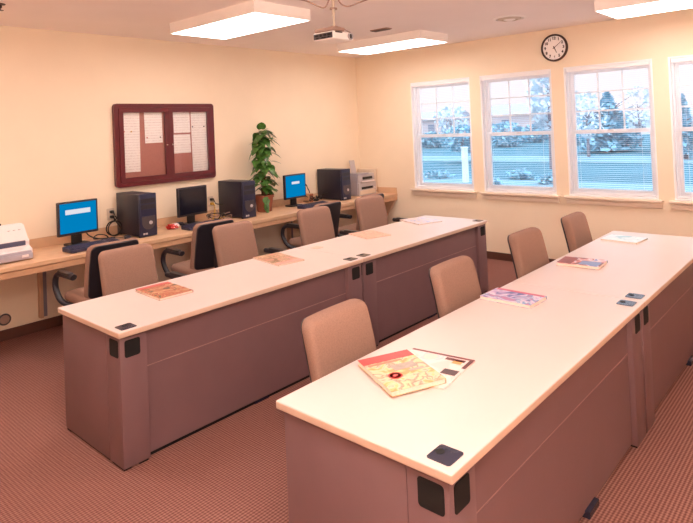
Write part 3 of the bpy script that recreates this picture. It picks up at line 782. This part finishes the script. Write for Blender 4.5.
c1 = [(1.319, YW-.08, .98), (1.325, YW-.10, .90), (1.31, YW-.09, .83), (1.29, 4.78, .80)]
coil = [(1.295 + .075*math.cos(a), 4.84 + .02*math.sin(a*.5), .855 + .073*math.sin(a)) for a in [PI/2 + 2*PI*k/10 for k in range(28)]]
cord('loose_cable', [(1.319, YW-.082, .975), (1.33, YW-.10, .95)] + coil, .006, 'black', 'coiled black power cord hanging left of the first tower', n=3)
cord('loose_cable', [(1.322, YW-.083, .925), (1.345, YW-.11, .88), (1.37, 4.84, .83), (1.375, 4.74, .79), (1.36, 4.66, .782), (1.30, 4.62, .781)], .005, 'black', 'black cord dropping from the lower plug beside the first tower')
cord('loose_cable', [(.98, 4.79, .90), (1.03, 4.82, .83), (1.10, 4.80, .79), (1.16, 4.70, .785), (1.12, 4.66, .83), (1.06, 4.70, .84), (1.05, 4.76, .80), (1.14, 4.78, .783), (1.24, 4.72, .783)], .006, 'black', 'looped black cable at the right foot of the nearest blue monitor')
cord('loose_cable', [(1.27, 4.61, .79), (1.25, 4.66, .785), (1.20, 4.70, .795), (1.22, 4.76, .784)], .003, 'black', 'thin black cord behind the mouse of the nearest monitor')
cord('loose_cable', [(2.505, YW-.085, .955), (2.53, YW-.10, .935), (2.58, 4.84, .93), (2.635, 4.86, .92)], .006, 'black', 'black cord from outlet to the back of the second tower')
cord('yellow_cable', [(2.503, YW-.085, .905), (2.49, YW-.10, .85), (2.43, 4.80, .80), (2.36, 4.74, .80), (2.42, 4.70, .79), (2.52, 4.72, .80)], .006, 'yellow', 'yellow cable hanging from outlet left of the second tower')
for k in range(4):
    pts = [(2.30 + .05*j + R.uniform(-.03, .03), 4.70 + R.uniform(-.09, .14), .785 + abs(R.gauss(0, .035))) for j in range(7)]
    cord('loose_cable', pts, .0055, 'black' if k % 3 else 'ventgrey', 'one of the tangled cables between the blank monitor and second tower', group='tangled cables by the second tower', n=5)
for k in range(3):
    pts = [(3.86 + .05*j + R.uniform(-.03, .03), 4.72 + R.uniform(-.08, .13), .785 + abs(R.gauss(0, .05))) for j in range(7)]
    cord('loose_cable', pts, .0065, 'black', 'one of the tangled black cables between the third monitor and third tower', group='tangled cables by the third tower', n=5)
cord('loose_cable', [(3.984, YW-.083, .97), (4.0, YW-.10, .92), (3.99, 4.83, .85), (4.05, 4.80, .79)], .007, 'black', 'black cord dropping from the outlet left of the third tower')

# small wooden speaker between monitor and tower
t = thing('desk_speaker', 'small tan desk speaker with dark top between the third monitor and third tower', 'speaker', (3.93, 4.80, ZK))
bm = B(); box(bm, -.04, .04, -.045, .045, 0, .125, .006); fin('cabinet', bm, M['oakedge'], t, 40)
bm = B(); box(bm, -.034, .034, -.049, -.045, .01, .115, .002); fin('grille', bm, M['terra'], t)

# ------------------------------------------------------------------ printers
t = thing('inkjet_printer', 'white printer with slate paper slot at the left edge of the counter', 'printer', (.205, 4.46, ZK))
W = .42
bm = B()
prof = [(0, .0), (.36, 0), (.40, .05), (.40, .22), (.34, .275), (.20, .285), (.10, .17), (.07, .155), (.07, .11), (.0, .09)]
a = [bm.verts.new((-W/2, y, z)) for y, z in prof]; b = [bm.verts.new((W/2, y, z)) for y, z in prof]
bm.faces.new(a); bm.faces.new(b)
for k in range(len(prof)): bm.faces.new((a[k], a[(k+1) % len(prof)], b[(k+1) % len(prof)], b[k]))
bmesh.ops.recalc_face_normals(bm, faces=bm.faces[:])
bmesh.ops.bevel(bm, geom=bm.edges[:], offset=.010, segments=3, affect='EDGES'); fin('body', bm, M['printerwhite'], t, 40)
bm = B(); box(bm, -W/2+.03, W/2-.035, .058, .09, .112, .152, .004); fin('output_slot', bm, M['slot'], t)
bm = B(); box(bm, -W/2+.02, W/2-.02, -.035, .06, .052, .075, .005); box(bm, -W/2+.015, W/2-.015, -.045, .02, .012, .058, .005); fin('paper_tray', bm, M['traygrey'], t, 40)
bm = B(); box(bm, W/2-.10, W/2-.05, -.049, -.044, .03, .05, .002); fin('tray_handle', bm, M['printerwhite'], t)
bm = B(); box(bm, -W/2+.05, W/2-.16, .24, .27, .283, .298, .003); fin('paper_feed', bm, M['black'], t)
bm = B()
for k in range(3): lathe(bm, [(.010, 0), (.010, .004)], 14, (W/2-.13+.04*k, .155-.0, .236))
fin('button', bm, M['silver'], t)

t = thing('office_printer', 'grey and beige printer with two paper slots at the corner end of the counter', 'printer', (4.68, 4.56, ZK))
W = .38
bm = B(); box(bm, 0, W, 0, .34, 0, .19, .008); fin('lower_body', bm, M['silver'], t, 40)
bm = B(); box(bm, 0, W-.02, .01, .33, .192, .31, .010); fin('upper_body', bm, M['silver'], t, 40)
bm = B(); box(bm, .09, W-.09, -.012, .004, .235, .27, .003); fin('output_slot', bm, M['black'], t)
bm = B(); box(bm, .06, W-.08, -.008, .004, .095, .128, .003); fin('paper_slot', bm, M['black'], t)
bm = B(); box(bm, .05, W-.05, -.02, .004, .196, .214, .003); fin('tray_lip', bm, M['printerwhite'], t)
bm = B(); box(bm, .02, W-.03, -.006, .004, .02, .08, .003); fin('paper_drawer', bm, M['beige'], t)
bm = B(); box(bm, -.012, .0, .02, .3, .02, .33, .004); box(bm, -.012, W*.6, .0, .012, .30, .325, .004); fin('side_cover', bm, M['traygrey'], t)
bm = B(); lathe(bm, [(.010, -.012), (.010, .002)], 14, (W-.04, 0, .10), axis='Y'); fin('power_button', bm, M['printerwhite'], t, 50)
bm = B()
v = [bm.verts.new(p) for p in ((.16, .28, .31), (.27, .28, .31), (.27, .32, .50), (.16, .32, .50), (.16, .284, .31), (.27, .284, .31), (.27, .324, .50), (.16, .324, .50))]
for f in ((0,1,2,3),(4,7,6,5),(0,4,5,1),(1,5,6,2),(2,6,7,3),(3,7,4,0)): bm.faces.new([v[i] for i in f])
fin('paper_support', bm, M['silver'], t)
t = thing('beige_box', 'plain beige box standing right of the grey printer at the counter end', 'box', (5.075, 4.60, ZK))
bm = B(); box(bm, 0, .062, 0, .335, 0, .355, .005); fin('carton', bm, M['beige'], t, 40)
bm = B(); box(bm, .01, .052, -.002, .001, .02, .05); fin('label_strip', bm, M['support'], t)

# ------------------------------------------------------------------ potted plant
t = thing('potted_plant', 'tall green climbing pothos in a brown pot on the counter', 'plant', (3.125, 4.745, ZK))
bm = B(); lathe(bm, [(.085, 0), (.088, .01), (.112, .17), (.122, .172), (.124, .205), (.112, .205), (.108, .185)], 28); fin('pot', bm, M['terra'], t, 40)
bm = B(); lathe(bm, [(.109, .17), (.109, .186), (.02, .19)], 20); fin('soil', bm, M['soil'], t, 60)
bm = B(); tube(bm, [(0, 0, .18), (.005, 0, .5), (.0, .0, .85), (.012, 0, .98)], .022, 10, radii=[.024, .024, .022, .014])
for k in range(4):
    pts = [(.03*math.cos(k*1.7+z*7), .03*math.sin(k*1.7+z*7), .18+z) for z in [i*.06 for i in range(14)]]
    tube(bm, pts, .005, 5)
fin('moss_pole', bm, M['moss'], t, 60)
def leaf(bm, base, d, ln, up):
    d = Vector(d).normalized(); side = d.cross(Vector((0, 0, 1)))
    side = side.normalized() if side.length > .05 else Vector((1, 0, 0))
    nrm = side.cross(d).normalized()
    prof = [(0, .0), (-.06, .16), (-.02, .30), (.12, .40), (.3, .42), (.5, .36), (.7, .25), (.88, .11), (1.0, .0)]
    mid, lft, rgt = [], [], []
    for s, w in prof:
        bend = -.35*s*s*ln
        c = base + d*(s*ln) + Vector((0, 0, bend))
        mid.append(bm.verts.new(base + d*(max(s, 0)*ln) + Vector((0, 0, bend)) - nrm*.0))
        lft.append(bm.verts.new(c + side*(w*ln) + nrm*(.10*w*ln))); rgt.append(bm.verts.new(c - side*(w*ln) + nrm*(.10*w*ln)))
    for i in range(len(prof)-1):
        for q in (lft, rgt):
            try: bm.faces.new((mid[i], mid[i+1], q[i+1], q[i]))
            except ValueError: pass
bm = B()
for k in range(122):
    z = .25 + .74*((k + R.random())/122)
    wid = .17 if z < .6 else .18*(1 - (z-.6)*.45)
    a = R.uniform(0, 2*PI)
    if k % 3: a = R.uniform(PI*.9, PI*2.1)
    r0 = R.uniform(.2, .8)*wid*.75
    base = Vector((r0*math.cos(a), r0*math.sin(a), z + R.uniform(-.02, .04)))
    d = (math.cos(a+R.uniform(-.7, .7)), math.sin(a+R.uniform(-.7, .7)), R.uniform(-1.1, .25) if z > .4 else R.uniform(-.4, .3))
    leaf(bm, base, d, R.uniform(.085, .135), 0)
for k in range(9):
    leaf(bm, Vector((R.uniform(-.13, -.04), R.uniform(-.13, -.10), .06+.016*k)), (R.uniform(-.5, .3), -.5, -.85), R.uniform(.06, .09), 0)
leaf(bm, Vector((.0, 0, 1.02)), (-.15, -.25, .9), .14, 0); leaf(bm, Vector((.02, 0, .98)), (.5, -.3, .6), .13, 0); leaf(bm, Vector((0, 0, .96)), (-.5, -.2, .3), .12, 0); leaf(bm, Vector((.06, -.03, .9)), (.9, -.4, .1), .13, 0); leaf(bm, Vector((-.08, -.03, .82)), (-.9, -.3, .1), .13, 0)
for bx_, bz_, dx_ in ((.05, .95, .7), (.09, .86, .6), (-.05, .93, -.7), (-.10, .80, -.6), (.10, .70, .7), (-.12, .62, -.6)):
    leaf(bm, Vector((bx_, -.06, bz_+.02)), (dx_, -.35, -.25), .125, 0)
for v in bm.verts: v.co.y = min(v.co.y, .20)
fin('foliage', bm, M['leaf'], t, 60)

# ------------------------------------------------------------------ outside the windows
GZ = -.35
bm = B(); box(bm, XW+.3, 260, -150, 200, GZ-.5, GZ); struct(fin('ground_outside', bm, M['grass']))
CAMP = Vector((-1.4129, -.9642, 1.7732))
bm = B()
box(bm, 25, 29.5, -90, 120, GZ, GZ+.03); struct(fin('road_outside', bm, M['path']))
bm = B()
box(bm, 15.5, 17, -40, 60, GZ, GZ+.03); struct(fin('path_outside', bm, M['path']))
def tree(name, loc, h, cw, shape, mk, label, cat='tree', group='trees outside the windows', n=900, trunk=.16, leafs=.22):
    t = thing(name, label, cat, loc, 0, group)
    rr = random.Random(int(loc[0]*7 + loc[1]*13))
    if trunk > 0:
        bm = B(); top = h*.9 if shape != 'round' else h*.7
        tube(bm, [(0, 0, -.05), (.05, .02, top*.5), (0, .05, top)], trunk, 8, radii=[trunk, trunk*.7, trunk*.2])
        for k in range(9 if shape != 'bush' else 3):
            z = h*rr.uniform(.3, .65); a = rr.uniform(0, 2*PI); l = cw*rr.uniform(.4, .8)
            tube(bm, [(0, 0, z), (math.cos(a)*l*.5, math.sin(a)*l*.5, z+l*.35), (math.cos(a)*l, math.sin(a)*l, z+l*.6)], trunk*.3, 5, radii=[trunk*.35, trunk*.2, trunk*.06])
        fin('trunk', bm, M['bark'], t, 60)
    bm = B()
    for k in range(n):
        a = rr.uniform(0, 2*PI)
        if shape == 'cone':
            f = rr.random()**.7; z = h*(.06 + .94*(1-f)); r = cw*(f*.95+.03)*math.sqrt(rr.uniform(.15, 1))*(.8+.2*math.sin(z*5+a*2))
        else:
            z0 = .3 if shape == 'round' else .0
            u = rr.uniform(-1, 1); q = math.sqrt(1-u*u)*rr.uniform(.55, 1)*(.85+.25*math.sin(a*3+u*4))
            z = h*(z0 + (1-z0)*(.5+.5*u)); r = cw*q
        c = Vector((r*math.cos(a), r*math.sin(a), max(z, .03))); s = leafs*rr.uniform(.6, 1.3)
        e = Euler((rr.uniform(-1, 1), rr.uniform(-1, 1), rr.uniform(0, 6)))
        vs = [bm.verts.new(c + e.to_matrix() @ Vector(p)*s) for p in ((-1, 0, 0), (0, -.55, .1), (1, 0, 0), (0, .55, .1))]
        bm.faces.new(vs)
    fin('crown', bm, M[mk], t)
    return t
OUT = []
def at(px, py, depth):   # point on the ray of a pixel in the photograph at a given distance along the optical axis (used once, for the layout outdoors)
    yaw, pitch, roll = 0.7050982, 0.0166070, -0.0432540
    fw = Vector((math.cos(pitch)*math.cos(yaw), math.cos(pitch)*math.sin(yaw), math.sin(pitch)))
    r = Vector((math.sin(yaw), -math.cos(yaw), 0)); u = r.cross(fw)
    r2 = r*math.cos(roll) + u*math.sin(roll); u2 = -r*math.sin(roll) + u*math.cos(roll)
    return CAMP + (fw + r2*((px-373.922)/574.92) - u2*((py-116.405)/574.92))*depth
def gnd(px, depth):
    p = at(px, 140, depth); return (p.x, p.y, GZ)
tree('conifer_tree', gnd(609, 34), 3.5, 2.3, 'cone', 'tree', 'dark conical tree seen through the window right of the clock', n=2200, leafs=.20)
tree('leafy_tree', gnd(588, 30), 3.4, 1.0, 'round', 'treepale', 'pale haze-tinted tree left of the dark conical tree', n=300, trunk=.10, leafs=.16)
tree('leafy_tree', gnd(640, 38), 4.0, 1.3, 'round', 'treepale', 'pale haze-tinted tree right of the dark conical tree', n=300, trunk=.10, leafs=.16)
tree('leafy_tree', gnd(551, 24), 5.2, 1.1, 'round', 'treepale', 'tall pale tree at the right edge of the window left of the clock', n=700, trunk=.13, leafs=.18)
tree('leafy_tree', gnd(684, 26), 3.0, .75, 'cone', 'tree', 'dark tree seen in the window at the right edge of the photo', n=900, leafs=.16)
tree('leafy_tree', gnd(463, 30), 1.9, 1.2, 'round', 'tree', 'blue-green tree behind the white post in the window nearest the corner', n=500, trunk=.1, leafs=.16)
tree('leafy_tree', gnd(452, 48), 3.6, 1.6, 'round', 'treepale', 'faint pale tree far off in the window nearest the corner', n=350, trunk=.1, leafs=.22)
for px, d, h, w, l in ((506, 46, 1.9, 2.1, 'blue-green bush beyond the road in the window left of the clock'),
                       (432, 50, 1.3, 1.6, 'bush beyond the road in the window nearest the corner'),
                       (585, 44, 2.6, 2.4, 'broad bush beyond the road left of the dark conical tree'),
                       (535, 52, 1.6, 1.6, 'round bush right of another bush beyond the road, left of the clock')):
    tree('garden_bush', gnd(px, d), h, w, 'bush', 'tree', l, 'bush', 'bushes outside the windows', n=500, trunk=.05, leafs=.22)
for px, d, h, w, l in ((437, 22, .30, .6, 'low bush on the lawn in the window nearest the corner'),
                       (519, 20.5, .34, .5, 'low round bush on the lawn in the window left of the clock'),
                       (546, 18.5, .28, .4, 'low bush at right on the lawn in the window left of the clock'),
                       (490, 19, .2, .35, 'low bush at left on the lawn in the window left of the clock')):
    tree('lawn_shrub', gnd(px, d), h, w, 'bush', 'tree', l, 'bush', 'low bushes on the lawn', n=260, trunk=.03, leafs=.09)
p = gnd(464, 20)
t = thing('sign_post', 'white post standing on the lawn in the window nearest the corner', 'post', p)
bm = B(); box(bm, -.085, .085, -.085, .085, 0, 1.2, .01); fin('shaft', bm, M['postw'], t)
bm = B(); box(bm, -.10, .10, -.10, .10, 1.2, 1.25, .01); fin('cap', bm, M['postw'], t)
def house(p, w, d, h, rh, mk, label, nwin):
    t = thing('house', label, 'house', p, math.radians(10), 'houses beyond the lawn')
    bm = B(); box(bm, 0, d, -w/2, w/2, 0, h); fin('wall', bm, M[mk], t)
    bm = B(); v = [bm.verts.new(q) for q in ((-.4, -w/2-.4, h), (d+.4, -w/2-.4, h), (d/2, -w/2-.4, h+rh), (-.4, w/2+.4, h), (d+.4, w/2+.4, h), (d/2, w/2+.4, h+rh))]
    for f in ((0,1,2),(3,5,4),(0,2,5,3),(1,4,5,2),(0,3,4,1)): bm.faces.new([v[i] for i in f])
    fin('roof', bm, M['roofm'], t)
    for k in range(nwin):
        y = -w/2 + w*(k+.5)/nwin; bm = B(); box(bm, -.06, .01, y-.5, y+.5, h*.35, h*.75); fin('window', bm, M['darkwin'], t)
house(gnd(525, 75), 10, 8, 2.9, 1.4, 'house', 'long pinkish house beyond the road in the window left of the clock', 2)
house(gnd(648, 60), 3.6, 5, 1.6, .9, 'housewhite', 'small white house right of the dark conical tree', 2)
house(gnd(686, 30), 2.2, 3, 1.55, .8, 'housewhite', 'white house in the window at the right edge of the photo', 2)
house(gnd(425, 85), 9, 8, 2.6, 1.3, 'house', 'pale house far beyond the road in the window nearest the corner', 4)

# added fill lamp beside the camera, turned up to brighten ceiling and walls
ld = bpy.data.lights.new('ceiling_fill_light', 'AREA'); ld.shape = 'DISK'; ld.size = .5; ld.energy = 128; ld.color = (1.0, .88, .80)
lo = bpy.data.objects.new('ceiling_fill_light', ld); COL.objects.link(lo); lo.location = (-1.3, -1.3, 1.75); lo.rotation_euler = (PI - .15, .35, 0)

# ------------------------------------------------------------------ sky, camera, look
w = bpy.data.worlds.new('sky'); S.world = w; w.use_nodes = True
N = w.node_tree.nodes; L = w.node_tree.links; bg = N['Background']
tc = N.new('ShaderNodeTexCoord'); sx = N.new('ShaderNodeSeparateXYZ'); L.new(tc.outputs['Generated'], sx.inputs[0])
cr = N.new('ShaderNodeValToRGB'); e = cr.color_ramp.elements
e[0].position = 0.0; e[0].color = (.285, .27, .29, 1); e[1].position = .5; e[1].color = (.58, .80, 1.0, 1)
k = e.new(.18); k.color = (.32, .31, .35, 1)
L.new(sx.outputs['Z'], cr.inputs['Fac']); L.new(cr.outputs['Color'], bg.inputs['Color'])
bg.inputs['Strength'].default_value = 2.5

yaw, pitch, roll = 0.7050982495966391, 0.01660700564292555, -0.043253973117220984
fw = Vector((math.cos(pitch)*math.cos(yaw), math.cos(pitch)*math.sin(yaw), math.sin(pitch)))
r = Vector((math.sin(yaw), -math.cos(yaw), 0)); u = r.cross(fw)
r2 = r*math.cos(roll) + u*math.sin(roll); u2 = -r*math.sin(roll) + u*math.cos(roll)
cd = bpy.data.cameras.new('camera'); co = bpy.data.objects.new('camera', cd); COL.objects.link(co)
mx = Matrix((r2, u2, -fw)).transposed().to_4x4(); mx.translation = CAMP
co.matrix_world = mx
cd.sensor_fit = 'HORIZONTAL'; cd.sensor_width = 36; cd.lens = 574.92/693*36
cd.shift_x = (346.5-373.922)/693; cd.shift_y = (116.405-261.5)/693
cd.clip_end = 500; cd.clip_start = .05
S.camera = co
vs = S.view_settings
vs.view_transform = 'Standard'; vs.look = 'None'; vs.exposure = 0.6; vs.gamma = 1.0; vs.use_curve_mapping = False
S.cycles.max_bounces = 12; S.cycles.diffuse_bounces = 8; S.cycles.transparent_max_bounces = 24
S.cycles.use_denoising = True
S.cycles.sample_clamp_indirect = 6.0
